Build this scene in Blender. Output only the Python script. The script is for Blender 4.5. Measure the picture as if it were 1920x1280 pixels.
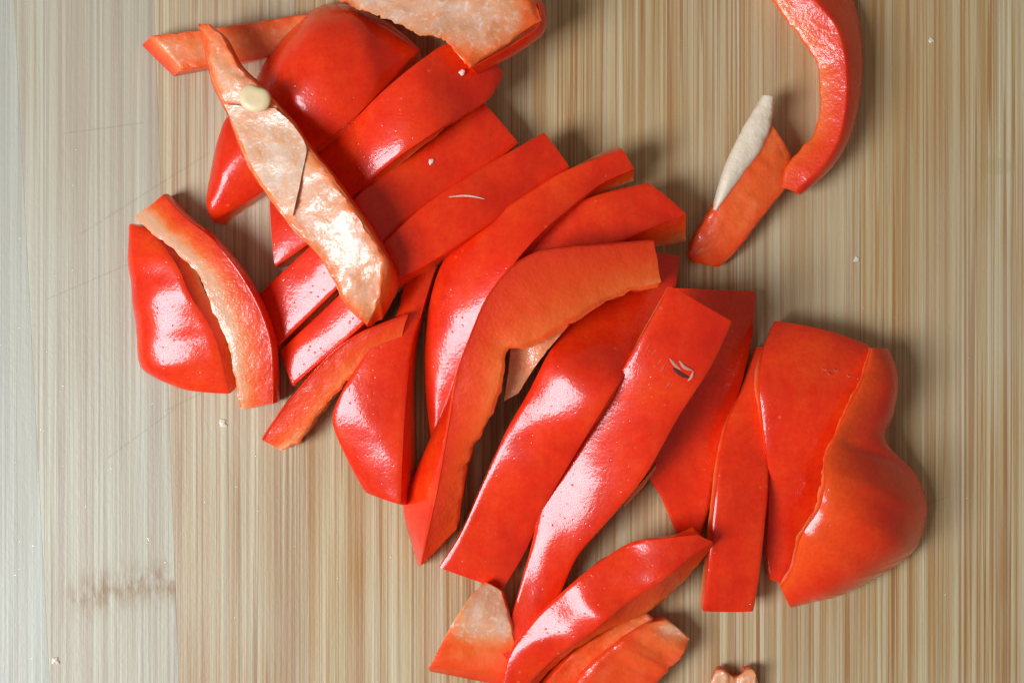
import bpy, bmesh, math, random
import numpy as np
from mathutils import Vector, noise

# ------------------------------------------------------------------ scale
# One "unit" below is 0.08 mm; the framed part of the board is 1920 x 1280 units.
S = 0.00008
CX, CY = 960.0, 640.0
CAM_H = 2700.0

scene = bpy.context.scene
for o in list(bpy.data.objects):
    bpy.data.objects.remove(o)

# ------------------------------------------------------------------ camera
cam = bpy.data.cameras.new('camera')
cam_o = bpy.data.objects.new('camera', cam)
scene.collection.objects.link(cam_o)
cam_o.location = (0, 0, CAM_H * S)
cam_o.rotation_euler = (0, 0, 0)
cam.sensor_width = 36.0
cam.sensor_fit = 'HORIZONTAL'
cam.lens = 36.0 * CAM_H / 1920.0
cam.clip_start = 0.005
cam.clip_end = 20.0
scene.camera = cam_o

# ------------------------------------------------------------------ light
world = bpy.data.worlds.new('World')
scene.world = world
world.use_nodes = True
bg = world.node_tree.nodes['Background']
bg.inputs['Color'].default_value = (1.0, 0.90, 0.78, 1)
bg.inputs['Strength'].default_value = 0.22


def area_lamp(name, az, el, dist, sx, sy, power, color):
    """az measured in the picture: 180 = from the left, 270 = from below."""
    l = bpy.data.lights.new(name, 'AREA')
    l.shape = 'RECTANGLE'
    l.size, l.size_y = sx, sy
    l.energy = power
    l.color = color
    o = bpy.data.objects.new(name, l)
    scene.collection.objects.link(o)
    a, e = math.radians(az), math.radians(el)
    v = Vector((math.cos(a) * math.cos(e), math.sin(a) * math.cos(e), math.sin(e)))
    o.location = v * dist
    o.rotation_euler = (-v).to_track_quat('-Z', 'Y').to_euler()
    return o


area_lamp('window_light', 201, 47, 0.48, 0.18, 0.23, 2.85, (0.84, 0.90, 1.0))

scene.view_settings.view_transform = 'Standard'
scene.view_settings.look = 'None'
scene.view_settings.exposure = 0.0
scene.view_settings.gamma = 1.0
scene.render.engine = 'CYCLES'
scene.cycles.max_bounces = 6
scene.cycles.use_adaptive_sampling = True
scene.cycles.adaptive_threshold = 0.03
scene.cycles.caustics_reflective = False
scene.cycles.caustics_refractive = False


# ------------------------------------------------------------------ materials
def new_mat(name):
    m = bpy.data.materials.new(name)
    m.use_nodes = True
    nt = m.node_tree
    b = nt.nodes['Principled BSDF']
    return m, nt, b


class NT:
    def __init__(self, nt):
        self.nt = nt

    def node(self, typ, **kw):
        n = self.nt.nodes.new(typ)
        for k, v in kw.items():
            setattr(n, k, v)
        return n

    def link(self, a, b):
        self.nt.links.new(a, b)

    def coords(self, scale=(1, 1, 1), kind='Object', offset=None):
        tc = self.node('ShaderNodeTexCoord')
        mp = self.node('ShaderNodeMapping')
        mp.inputs['Scale'].default_value = scale
        self.link(tc.outputs[kind], mp.inputs['Vector'])
        if offset is not None:
            self.link(offset, mp.inputs['Location'])
        return mp.outputs['Vector']

    def noise(self, vec, scale, detail=2.0, rough=0.5, dist=0.0):
        n = self.node('ShaderNodeTexNoise')
        n.inputs['Scale'].default_value = scale
        n.inputs['Detail'].default_value = detail
        n.inputs['Roughness'].default_value = rough
        n.inputs['Distortion'].default_value = dist
        self.link(vec, n.inputs['Vector'])
        return n.outputs['Fac']

    def voronoi(self, vec, scale, rand=1.0):
        n = self.node('ShaderNodeTexVoronoi')
        n.inputs['Scale'].default_value = scale
        n.inputs['Randomness'].default_value = rand
        self.link(vec, n.inputs['Vector'])
        return n.outputs['Distance'], n.outputs['Color']

    def ramp(self, fac, stops, interp='LINEAR'):
        n = self.node('ShaderNodeValToRGB')
        cr = n.color_ramp
        cr.interpolation = interp
        while len(cr.elements) < len(stops):
            cr.elements.new(0.5)
        for e, (p, c) in zip(cr.elements, stops):
            e.position = p
            if isinstance(c, (int, float)):
                c = (c, c, c)
            e.color = (c[0], c[1], c[2], 1)
        self.link(fac, n.inputs['Fac'])
        return n.outputs['Color']

    def math(self, op, a, b=None, clamp=False):
        n = self.node('ShaderNodeMath', operation=op, use_clamp=clamp)
        for i, v in enumerate((a, b)):
            if v is None:
                continue
            if isinstance(v, (int, float)):
                n.inputs[i].default_value = v
            else:
                self.link(v, n.inputs[i])
        return n.outputs[0]

    def mix(self, fac, a, b, blend='MIX'):
        n = self.node('ShaderNodeMix', data_type='RGBA', blend_type=blend)
        for sock, v in ((n.inputs[0], fac), (n.inputs[6], a), (n.inputs[7], b)):
            if isinstance(v, (int, float)):
                sock.default_value = v
            elif isinstance(v, tuple):
                sock.default_value = (v[0], v[1], v[2], 1)
            else:
                self.link(v, sock)
        return n.outputs[2]

    def bump(self, height, dist, strength=1.0, normal=None):
        n = self.node('ShaderNodeBump')
        n.inputs['Strength'].default_value = strength
        n.inputs['Distance'].default_value = dist
        self.link(height, n.inputs['Height'])
        if normal is not None:
            self.link(normal, n.inputs['Normal'])
        return n.outputs['Normal']

    def attr(self, name):
        n = self.node('ShaderNodeAttribute', attribute_name=name)
        return n.outputs['Fac']


def srgb(r, g, b):
    f = lambda c: (c / 255 / 12.92) if c / 255 <= 0.04045 else ((c / 255 + 0.055) / 1.055) ** 2.4
    return (f(r), f(g), f(b))


def make_skin():
    m, nt, b = new_mat('pepper_skin')
    k = NT(nt)
    v = k.coords()
    n1 = k.noise(v, 90, 4, 0.6)
    col = k.ramp(n1, [(0.28, (0.64, 0.014, 0.002)), (0.50, (0.84, 0.028, 0.003)), (0.72, (0.93, 0.062, 0.005))])
    streak = k.ramp(k.noise(k.coords((1, 0.3, 1)), 420, 3, 0.6), [(0.45, 0.0), (0.75, 1.0)])
    col = k.mix(k.math('MULTIPLY', streak, 0.35), col, (0.88, 0.075, 0.010))
    col = k.mix(k.attr('rim'), col, (0.88, 0.085, 0.007))
    col = k.mix(k.ramp(k.noise(v, 1500, 2, 0.7), [(0.35, 0.28), (0.65, 0.0)]), col, (0.52, 0.012, 0.003))
    # tiny pale flecks in the skin
    fd, fc = k.voronoi(v, 420)
    fleck = k.math('LESS_THAN', fd, 0.10)
    keep = k.math('GREATER_THAN', k.noise(v, 300, 0), 0.60)
    col = k.mix(k.math('MULTIPLY', k.math('MULTIPLY', fleck, keep), 0.5), col, (0.85, 0.16, 0.04))
    k.link(col, b.inputs['Base Color'])
    r = k.ramp(k.noise(v, 700, 4, 0.6), [(0.3, 0.24), (0.7, 0.36)])
    k.link(r, b.inputs['Roughness'])
    b.inputs['Specular IOR Level'].default_value = 0.18
    b.inputs['Coat Weight'].default_value = 0.70
    b.inputs['Coat Roughness'].default_value = 0.13
    b.inputs['Coat IOR'].default_value = 1.45
    # relief: pores, fine grain, soft undulation
    d, c = k.voronoi(v, 1150)
    sep = k.node('ShaderNodeSeparateColor')
    k.link(c, sep.inputs[0])
    pit = k.ramp(d, [(0.02, 0.0), (0.22, 1.0)])
    sel = k.math('GREATER_THAN', sep.outputs[0], 0.50)
    pit = k.mix(sel, (1, 1, 1), pit)
    h = k.math('ADD', k.math('MULTIPLY', pit, 0.00004), k.math('MULTIPLY', k.noise(v, 2200, 2), 0.00003))
    h = k.math('ADD', h, k.math('MULTIPLY', k.noise(v, 240, 1), 0.00014))
    nrm = k.bump(h, 1.0, 0.8)
    k.link(nrm, b.inputs['Normal'])
    k.link(nrm, b.inputs['Coat Normal'])
    return m


def make_flesh(name, inner):
    m, nt, b = new_mat(name)
    k = NT(nt)
    v = k.coords()
    depth = k.attr('depth')
    pale = k.attr('pale')
    # coordinates that follow the piece: along it and across it
    cv = k.node('ShaderNodeCombineXYZ')
    k.link(k.attr('along'), cv.inputs[0])
    k.link(k.attr('across'), cv.inputs[1])
    k.link(depth, cv.inputs[2])
    fib = k.node('ShaderNodeMapping')
    fib.inputs['Scale'].default_value = (0.7, 1.0, 0.02)
    fib.inputs['Rotation'].default_value = (0, 0, math.radians(24))
    k.link(cv.outputs[0], fib.inputs['Vector'])
    fib = fib.outputs['Vector']
    n = k.noise(v, 420, 2, 0.6)
    f = k.math('ADD', depth, k.math('MULTIPLY', k.math('SUBTRACT', n, 0.5), 0.40))
    f = k.math('MULTIPLY', f, pale)
    red = (0.80, 0.034, 0.004)
    org = (0.86, 0.070, 0.005)
    peach = (0.84, 0.28, 0.10)
    cream = (0.78, 0.39, 0.22)
    col = k.ramp(f, [(0.0, red), (0.32, org), (0.60, (0.88, 0.14, 0.018)), (0.80, peach), (1.0, cream)])
    if inner:
        # watery orange between pale blotches, and milky streaks
        mott = k.ramp(k.noise(fib, 340, 3, 0.6, 0.4), [(0.44, 0.0), (0.68, 1.0)])
        mott = k.math('MULTIPLY', mott, k.math('MULTIPLY', pale, 0.45))
        col = k.mix(mott, col, (0.88, 0.34, 0.12))
        milk = k.ramp(k.noise(fib, 330, 3, 0.6, 0.3), [(0.46, 0.0), (0.68, 1.0)])
        milk = k.math('MULTIPLY', milk, k.ramp(pale, [(0.6, 0.0), (1.0, 0.6)]))
        col = k.mix(milk, col, (0.80, 0.61, 0.49))
        grain = k.ramp(k.noise(v, 1250, 2, 0.6), [(0.56, 0.0), (0.68, 1.0)])
        grain = k.math('MULTIPLY', grain, k.ramp(pale, [(0.5, 0.0), (0.9, 0.5)]))
        col = k.mix(grain, col, (0.86, 0.72, 0.62))
    k.link(col, b.inputs['Base Color'])
    b.inputs['Subsurface Weight'].default_value = 0.35
    b.inputs['Subsurface Radius'].default_value = (1.0, 0.35, 0.15)
    b.inputs['Subsurface Scale'].default_value = 0.0012
    b.inputs['Roughness'].default_value = 0.40
    b.inputs['Specular IOR Level'].default_value = 0.4
    b.inputs['Coat Weight'].default_value = 0.50 if inner else 0.40
    b.inputs['Coat Roughness'].default_value = 0.10
    if inner:
        h = k.math('MULTIPLY', k.noise(v, 700, 2, 0.55, 0.3), 0.00010)
        h = k.math('ADD', h, k.math('MULTIPLY', k.noise(v, 1500, 2, 0.6), 0.00010))
        h = k.math('ADD', h, k.math('MULTIPLY', k.noise(v, 260, 1), 0.00022))
    else:
        h = k.math('MULTIPLY', k.noise(v, 1500, 2, 0.6), 0.00012)
        h = k.math('ADD', h, k.math('MULTIPLY', k.noise(v, 380, 1, 0.5), 0.00012))
    nrm = k.bump(h, 1.0, 0.85)
    k.link(nrm, b.inputs['Normal'])
    k.link(nrm, b.inputs['Coat Normal'])
    return m


def make_bamboo():
    m, nt, b = new_mat('bamboo')
    k = NT(nt)
    oi = k.node('ShaderNodeObjectInfo')
    rnd = oi.outputs['Random']
    comb = k.node('ShaderNodeCombineXYZ')
    k.link(k.math('MULTIPLY', rnd, 7.31), comb.inputs[0])
    k.link(k.math('MULTIPLY', rnd, 3.77), comb.inputs[1])
    off = comb.outputs[0]
    # fibres run along y: compress y strongly
    fine = k.noise(k.coords((1, 0.012, 1), offset=off), 1500, 3, 0.65, 0.0)
    med = k.noise(k.coords((1, 0.010, 1), offset=off), 620, 2, 0.55, 0.0)
    thin = k.noise(k.coords((1, 0.006, 1), offset=off), 1050, 1, 0.5, 0.0)
    broad = k.noise(k.coords((1, 0.25, 1), offset=off), 45, 3, 0.55, 0.3)
    blotch = k.noise(k.coords((1, 0.6, 1), offset=off), 28, 3, 0.6, 0.0)
    base = k.ramp(med, [(0.30, srgb(182, 152, 102)), (0.50, srgb(200, 180, 136)), (0.68, srgb(212, 202, 166))])
    dark = k.ramp(fine, [(0.38, 1.0), (0.54, 0.0)])
    col = k.mix(k.math('MULTIPLY', dark, 0.45), base, srgb(156, 118, 74))
    strk = k.ramp(thin, [(0.30, 1.0), (0.40, 0.0)])
    col = k.mix(k.math('MULTIPLY', strk, 0.75), col, srgb(150, 104, 58))
    gstrk = k.ramp(thin, [(0.66, 0.0), (0.74, 1.0)])
    col = k.mix(k.math('MULTIPLY', gstrk, 0.45), col, srgb(128, 124, 110))
    hair = k.noise(k.coords((1, 0.004, 1), offset=off), 2300, 1, 0.5, 0.0)
    col = k.mix(k.math('MULTIPLY', k.ramp(hair, [(0.35, 1.0), (0.43, 0.0)]), 0.55), col, srgb(164, 112, 60))
    col = k.mix(k.math('MULTIPLY', k.ramp(hair, [(0.60, 0.0), (0.70, 1.0)]), 0.45), col, srgb(216, 208, 180))
    iso = k.math('ABSOLUTE', k.math('SUBTRACT', k.noise(k.coords((1, 0.005, 1), offset=off), 520, 2, 0.6), 0.5))
    col = k.mix(k.math('MULTIPLY', k.ramp(iso, [(0.010, 1.0), (0.020, 0.0)]), 0.80), col, srgb(152, 96, 44))
    iso2 = k.math('ABSOLUTE', k.math('SUBTRACT', k.noise(k.coords((1, 0.004, 1), offset=off), 860, 1, 0.5), 0.44))
    col = k.mix(k.math('MULTIPLY', k.ramp(iso2, [(0.010, 1.0), (0.022, 0.0)]), 0.60), col, srgb(166, 114, 54))
    band = k.noise(k.coords((1, 0.020, 1), offset=off), 300, 3, 0.6, 0.0)
    col = k.mix(k.math('MULTIPLY', k.ramp(band, [(0.50, 0.0), (0.66, 1.0)]), 0.48), col, srgb(170, 120, 64))
    col = k.mix(k.math('MULTIPLY', k.ramp(band, [(0.30, 1.0), (0.42, 0.0)]), 0.20), col, srgb(208, 202, 176))
    tan = k.ramp(broad, [(0.40, 0.0), (0.66, 1.0)])
    col = k.mix(k.math('MULTIPLY', tan, 0.42), col, srgb(176, 140, 92))
    wear = k.ramp(blotch, [(0.45, 0.0), (0.62, 1.0)])
    col = k.mix(k.math('MULTIPLY', wear, 0.22), col, srgb(202, 194, 168))
    sheen_grey = k.attr('left_sheen')
    col = k.mix(k.math('MULTIPLY', sheen_grey, 0.75), col, srgb(176, 184, 174))  # window sheen on the left of the board, painted in as grey
    # a faint green smear left by some earlier vegetable
    sm = k.node('ShaderNodeNewGeometry')
    dx = k.node('ShaderNodeVectorMath', operation='SUBTRACT')
    k.link(sm.outputs['Position'], dx.inputs[0])
    dx.inputs[1].default_value = ((1872 - CX) * S, -(312 - CY) * S, 0)
    dl = k.node('ShaderNodeVectorMath', operation='MULTIPLY')
    k.link(dx.outputs[0], dl.inputs[0])
    dl.inputs[1].default_value = (1 / (46 * S), 1 / (24 * S), 0)
    ln = k.node('ShaderNodeVectorMath', operation='LENGTH')
    k.link(dl.outputs[0], ln.inputs[0])
    smr = k.ramp(k.math('ADD', ln.outputs['Value'], k.math('MULTIPLY', blotch, 0.4)), [(0.75, 1.0), (1.25, 0.0)])
    col = k.mix(k.math('MULTIPLY', smr, 0.22), col, srgb(150, 146, 92))
    # bamboo node: a short browned band, only where the slat carries one
    nd = k.attr('node_mask')
    nn = k.noise(k.coords((1, 0.35, 1), offset=off), 700, 3, 0.7)
    ndm = k.math('MULTIPLY', nd, k.ramp(nn, [(0.38, 0.0), (0.60, 1.0)]))
    col = k.mix(k.math('MULTIPLY', ndm, 0.75), col, srgb(140, 98, 54))
    # old knife scratches, in board coordinates
    geo = k.node('ShaderNodeNewGeometry')
    gs = k.node('ShaderNodeSeparateXYZ')
    k.link(geo.outputs['Position'], gs.inputs[0])
    scr = None
    for (x0, y0, x1, y1, w) in SCRATCHES:
        ax, ay = (x0 - CX) * S, -(y0 - CY) * S
        bx_, by_ = (x1 - CX) * S, -(y1 - CY) * S
        L = math.hypot(bx_ - ax, by_ - ay)
        ux, uy = (bx_ - ax) / L, (by_ - ay) / L
        px = k.math('SUBTRACT', gs.outputs[0], ax)
        py = k.math('SUBTRACT', gs.outputs[1], ay)
        t = k.math('ADD', k.math('MULTIPLY', px, ux), k.math('MULTIPLY', py, uy))
        d = k.math('ABSOLUTE', k.math('SUBTRACT', k.math('MULTIPLY', px, uy), k.math('MULTIPLY', py, ux)))
        a = k.math('MULTIPLY', k.math('GREATER_THAN', t, 0.0), k.math('LESS_THAN', t, L))
        a = k.math('MULTIPLY', a, k.math('LESS_THAN', d, w * S))
        scr = a if scr is None else k.math('MAXIMUM', scr, a)
    brk = k.ramp(k.noise(k.coords(), 900, 2), [(0.30, 0.2), (0.50, 1.0)])
    scr = k.math('MULTIPLY', scr, brk)
    col = k.mix(k.math('MULTIPLY', scr, 0.12), col, srgb(118, 106, 84))
    k.link(col, b.inputs['Base Color'])
    k.link(k.ramp(fine, [(0.3, 0.52), (0.7, 0.38)]), b.inputs['Roughness'])
    b.inputs['Specular IOR Level'].default_value = 0.40
    h = k.math('ADD', fine, k.math('MULTIPLY', med, 0.8))
    nrm = k.bump(h, 0.00012, 0.55)
    nrm = k.bump(k.noise(k.coords((1, 0.45, 1)), 1500, 3, 0.7), 0.00010, 0.45, nrm)
    nrm = k.bump(k.math('SUBTRACT', 1.0, scr), 0.00003, 0.8, nrm)
    k.link(nrm, b.inputs['Normal'])
    return m


SCRATCHES = [(150, 440, 395, 285, 1.6), (310, 770, 400, 725, 1.4), (200, 860, 330, 765, 1.0),
             (90, 560, 300, 470, 0.9), (120, 250, 270, 230, 0.9), (1640, 980, 1780, 930, 0.9)]

M_SKIN = make_skin()
M_CUT = make_flesh('pepper_cut_flesh', False)
M_INNER = make_flesh('pepper_inner_flesh', True)
M_BAMBOO = make_bamboo()


def simple_mat(name, color, rough=0.4, sss=0.0, coat=0.0, bump=None):
    m, nt, b = new_mat(name)
    k = NT(nt)
    v = k.coords()
    c = k.mix(k.noise(v, 500, 3), tuple(x * 0.86 for x in color), color)
    k.link(c, b.inputs['Base Color'])
    b.inputs['Roughness'].default_value = rough
    b.inputs['Subsurface Weight'].default_value = sss
    b.inputs['Subsurface Radius'].default_value = (1, 0.7, 0.4)
    b.inputs['Subsurface Scale'].default_value = 0.001
    b.inputs['Coat Weight'].default_value = coat
    if bump:
        k.link(k.bump(k.noise(v, bump[0], 3, 0.6), bump[1], 0.7), b.inputs['Normal'])
    return m


M_SEED = simple_mat('seed_coat', srgb(240, 214, 164), 0.42, 0.25, 0.2, (900, 0.0001))
M_PITH = simple_mat('pith', srgb(240, 222, 196), 0.45, 0.4, 0.2, (1100, 0.00025))
M_GLUE = simple_mat('glue_line', srgb(120, 96, 62), 0.7)


def make_water():
    """a film of water: clear, with the surface's own reflection."""
    m, nt, b = new_mat('water')
    k = NT(nt)
    nt.nodes.remove(b)
    tr = k.node('ShaderNodeBsdfTransparent')
    gl = k.node('ShaderNodeBsdfGlossy')
    gl.inputs['Roughness'].default_value = 0.04
    fr = k.node('ShaderNodeFresnel')
    fr.inputs['IOR'].default_value = 1.4
    mx = k.node('ShaderNodeMixShader')
    ge = k.node('ShaderNodeNewGeometry')
    k.link(k.math('MULTIPLY', fr.outputs[0], k.math('SUBTRACT', 1.0, ge.outputs['Backfacing'])), mx.inputs[0])
    k.link(tr.outputs[0], mx.inputs[1])
    k.link(gl.outputs[0], mx.inputs[2])
    k.link(mx.outputs[0], nt.nodes['Material Output'].inputs['Surface'])
    return m


M_WATER = make_water()


# ------------------------------------------------------------------ geometry helpers
def space(x, y, z):
    """picture position at height z -> board space (units, y down)."""
    f = (CAM_H - z) / CAM_H
    return np.array([CX + (x - CX) * f, CY + (y - CY) * f, z])


def to_world(P):
    P = np.asarray(P, float)
    out = np.empty_like(P)
    out[..., 0] = (P[..., 0] - CX) * S
    out[..., 1] = -(P[..., 1] - CY) * S
    out[..., 2] = P[..., 2] * S
    return out


def catmull(P, n):
    P = np.asarray(P, float)
    if len(P) == 2:
        t = np.linspace(0, 1, n)[:, None]
        return P[0] * (1 - t) + P[1] * t
    E = np.vstack([2 * P[0] - P[1], P, 2 * P[-1] - P[-2]])
    dense = []
    for i in range(1, len(E) - 2):
        p0, p1, p2, p3 = E[i - 1], E[i], E[i + 1], E[i + 2]
        t = np.linspace(0, 1, 24, endpoint=False)[:, None]
        # damped tangents keep the cut edges from overshooting
        m1, m2 = (p2 - p0) * 0.42, (p3 - p1) * 0.42
        h = 2 * t**3 - 3 * t**2 + 1, t**3 - 2 * t**2 + t, -2 * t**3 + 3 * t**2, t**3 - t**2
        dense.append(h[0] * p1 + h[1] * m1 + h[2] * p2 + h[3] * m2)
    D = np.vstack(dense + [E[-2][None]])
    L = np.concatenate([[0], np.cumsum(np.linalg.norm(np.diff(D[:, :2], axis=0), axis=1) + 1e-6)])
    s = np.linspace(0, L[-1], n)
    return np.stack([np.interp(s, L, D[:, c]) for c in range(D.shape[1])], 1)


def rail(pts, z=None, n=64, jag=0.0, seed=0):
    """pts: [(x, y[, z])] in the picture; z: list of heights spread along the rail."""
    pts = [tuple(p) for p in pts]
    if z is None:
        A = catmull(np.array(pts, float), n)
    else:
        XY = catmull(np.array([p[:2] for p in pts], float), n)
        zz = np.array(z, float)
        Z = catmull(np.stack([np.linspace(0, 1, len(zz)), zz], 1), 200)
        A = np.column_stack([XY, np.interp(np.linspace(0, 1, n), Z[:, 0], Z[:, 1])])
    if jag:
        for i in range(n):
            s = i * 0.55 + seed * 17.3
            am = jag * max(0.0, 0.45 + 1.6 * noise.noise(Vector((s * 0.31, 2.7, seed))))
            A[i, 0] += am * (0.7 * noise.noise(Vector((s * 0.5, 0.3, seed))) + 0.7 * noise.noise(Vector((s * 1.7, 4.3, seed))))
            A[i, 1] += am * (0.7 * noise.noise(Vector((s * 0.5, 9.3, seed))) + 0.7 * noise.noise(Vector((s * 1.7, 7.3, seed))))
    return np.array([space(*p) for p in A])


def unit(v):
    return v / np.maximum(np.linalg.norm(v, axis=-1, keepdims=True), 1e-9)


def link_mesh(name, verts, faces, mats, mat_idx=None, attrs=None, parent=None, base=None, smooth=True):
    W = to_world(verts)
    if base is not None:
        W = W - np.array(base)
    me = bpy.data.meshes.new(name)
    me.from_pydata(W.tolist(), [], faces)
    bm = bmesh.new()
    bm.from_mesh(me)
    bmesh.ops.recalc_face_normals(bm, faces=bm.faces)
    bm.to_mesh(me)
    bm.free()
    for m in mats:
        me.materials.append(m)
    if mat_idx is not None:
        me.polygons.foreach_set('material_index', mat_idx)
    if smooth:
        me.polygons.foreach_set('use_smooth', [True] * len(me.polygons))
    for an, vals in (attrs or {}).items():
        a = me.attributes.new(an, 'FLOAT', 'POINT')
        a.data.foreach_set('value', np.asarray(vals, np.float32))
    me.validate()
    if smooth:
        me.set_sharp_from_angle(angle=math.radians(38))
    o = bpy.data.objects.new(name, me)
    scene.collection.objects.link(o)
    if parent is not None:
        o.parent = parent
    return o


def tag(o, label, cat, group=None, kind=None):
    if label:
        o['label'] = label
    if cat:
        o['category'] = cat
    if group:
        o['group'] = group
    if kind:
        o['kind'] = kind
    return o


def edge_params(n, eps):
    t = np.linspace(0, 1, n)
    return np.unique(np.concatenate([[0, eps], t[1:-1], [1 - eps, 1]]))


def lattice_shell(X):
    """boundary surface of a hexahedral lattice X[i,j,k]; returns verts, faces, side code, ijk."""
    ni, nj, nk = X.shape[:3]
    index = {}
    verts, ijk = [], []

    def vid(i, j, k):
        key = (i, j, k)
        if key not in index:
            index[key] = len(verts)
            verts.append(X[i, j, k])
            ijk.append(key)
        return index[key]
    faces, code = [], []

    def add(q, c):
        faces.append(q)
        code.append(c)
    for i in range(ni - 1):
        for j in range(nj - 1):
            add([vid(i, j, 0), vid(i, j + 1, 0), vid(i + 1, j + 1, 0), vid(i + 1, j, 0)], 0)
            add([vid(i, j, nk - 1), vid(i + 1, j, nk - 1), vid(i + 1, j + 1, nk - 1), vid(i, j + 1, nk - 1)], 1)
    for i in range(ni - 1):
        for k in range(nk - 1):
            add([vid(i, 0, k), vid(i + 1, 0, k), vid(i + 1, 0, k + 1), vid(i, 0, k + 1)], 2)
            add([vid(i, nj - 1, k), vid(i, nj - 1, k + 1), vid(i + 1, nj - 1, k + 1), vid(i + 1, nj - 1, k)], 2)
    for j in range(nj - 1):
        for k in range(nk - 1):
            add([vid(0, j, k), vid(0, j, k + 1), vid(0, j + 1, k + 1), vid(0, j + 1, k)], 3)
            add([vid(ni - 1, j, k), vid(ni - 1, j + 1, k), vid(ni - 1, j + 1, k + 1), vid(ni - 1, j, k + 1)], 3)
    return np.array(verts), faces, code, ijk


SKINS = []
TOPS = []      # (picture x, y, height, piece) samples used to rest small things on what lies below
SKIN_T = 3.0


def build_wall(parent, base, P0, P1, P2, P3, bulge=0.0, ridge=0.5, rim=0.0, bulge_along=None, pale=1.0, rough=1.5,
               skin=True, seed=0, pale_along=None, wave=0.0, inner_mat=True):
    """A piece of pepper wall: P0-P1 are the two edges of the skin, P3-P2 those of the inside."""
    n = len(P0)
    js = edge_params(12, 0.035)
    ks = edge_params(6, 0.10)
    P0, P1, P2, P3 = [np.array(p, float) for p in (P0, P1, P2, P3)]
    out = unit((P0 + P1) * 0.5 - (P2 + P3) * 0.5)
    ba = np.ones(n) if bulge_along is None else np.interp(np.linspace(0, 1, n), np.linspace(0, 1, len(bulge_along)), bulge_along)
    X = np.zeros((n, len(js), len(ks), 3))
    for a, s in enumerate(js):
        q0 = P0 * (1 - s) + P1 * s
        q1 = P3 * (1 - s) + P2 * s
        sp = s ** (math.log(0.5) / math.log(ridge))
        sh = out * (bulge * 4 * sp * (1 - sp) * ba)[:, None]
        if wave:
            wv = np.array([noise.noise(Vector((i * 0.13 + seed * 3.1, s * 1.7, seed))) for i in range(n)])
            sh = sh + out * (wave * wv)[:, None]
        for c, k in enumerate(ks):
            X[:, a, c] = q0 * (1 - k) + q1 * k + sh
    X[..., 2] = np.maximum(X[..., 2], 1.2)
    # shorten the body along the ends by nothing, but round every rim a little
    nj, nk = len(js), len(ks)
    # --- skin -----------------------------------------------------------
    top = X[:, :, 0].copy()
    ti = np.gradient(top, axis=0)
    tj = np.gradient(top, axis=1)
    nr = unit(np.cross(ti, tj))
    inward = X[:, :, min(2, nk - 1)] - top
    sg = np.sign(np.sum(nr * inward, -1, keepdims=True))
    sg[sg == 0] = 1
    nin = nr * sg
    thick = SKIN_T
    if skin:
        t2 = top.copy()
        t2[:, 0] += nin[:, 0] * 1.6
        t2[:, -1] += nin[:, -1] * 1.6
        t2[0] += nin[0] * 1.2
        t2[-1] += nin[-1] * 1.2
        SK = np.stack([t2, top + nin * thick], 2)
        v, f, code, ijk = lattice_shell(SK)
        v[:, 2] = np.maximum(v[:, 2], 0.6)
        link_mesh('skin', v, f, [M_SKIN], None, {'rim': [max(0.0, 1 - js[a] / 0.42) * rim for (_, a, _) in ijk]}, parent, base)
    # --- flesh ----------------------------------------------------------
    Y = X.copy()
    for c, k in enumerate(ks):
        Y[:, :, c] += nin * ((thick + 0.35) * (1 - k)) if skin else 0
    rnd = rough
    B = Y.copy()
    # chamfer rims shared by two faces
    for a in (0, nj - 1):
        a2 = 1 if a == 0 else nj - 2
        c, c2 = nk - 1, nk - 2
        B[:, a, c] = (Y[:, a2, c] + Y[:, a, c2]) * 0.5
    for i, i2 in ((0, 1), (n - 1, n - 2)):
        B[i, :, nk - 1] = B[i, :, nk - 1] * 0.6 + Y[i2, :, nk - 2] * 0.4
    if rnd:
        for i in range(n):
            for a in range(nj):
                for c in range(nk):
                    if c == 0:
                        continue
                    if 0 < i < n - 1 and 0 < a < nj - 1 and c < nk - 1:
                        continue
                    p = B[i, a, c]
                    q = Vector(p * 0.05) + Vector((seed * 5.1, 0, 0))
                    q2 = Vector(p * 0.14) + Vector((0, seed * 5.1, 0))
                    w = rnd * (1.0 if c == nk - 1 else 0.55)
                    B[i, a, c] = p + np.array(noise.noise_vector(q)) * w * 1.6 + np.array(noise.noise_vector(q2)) * w * 0.8
    v, f, code, ijk = lattice_shell(B)
    v[:, 2] = np.maximum(v[:, 2], 0.6)
    depth = [ks[c] for (_, _, c) in ijk]
    pa = np.full(n, pale) if pale_along is None else np.interp(np.linspace(0, 1, n), np.linspace(0, 1, len(pale_along)), pale_along)
    pl = [pa[i] * (1 - (0.45 * abs(2 * js[a] - 1) ** 3 if c == nk - 1 else 0.0)) for (i, a, c) in ijk]
    seg = np.concatenate([[0], np.cumsum(np.linalg.norm(np.diff((P2 + P3) * 0.5, axis=0), axis=1))])
    wid = np.linalg.norm(P2 - P3, axis=1).mean()
    al = [seg[i] * S + seed * 0.013 for (i, _, _) in ijk]
    ac = [js[a] * wid * S + seed * 0.007 for (_, a, _) in ijk]
    mi = [1 if (c == 1 and inner_mat) else 0 for c in code]
    link_mesh('flesh', v, f, [M_CUT, M_INNER], mi, {'depth': depth, 'pale': pl, 'along': al, 'across': ac}, parent, base)
    if skin and (nin[..., 2] < 0).mean() > 0.9:
        p = X[2:-2, 2:-2, 0].reshape(-1, 3)
        fct = CAM_H / (CAM_H - p[:, 2])
        SKINS.append(np.column_stack([CX + (p[:, 0] - CX) * fct, CY + (p[:, 1] - CY) * fct, p[:, 2]]))
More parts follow.
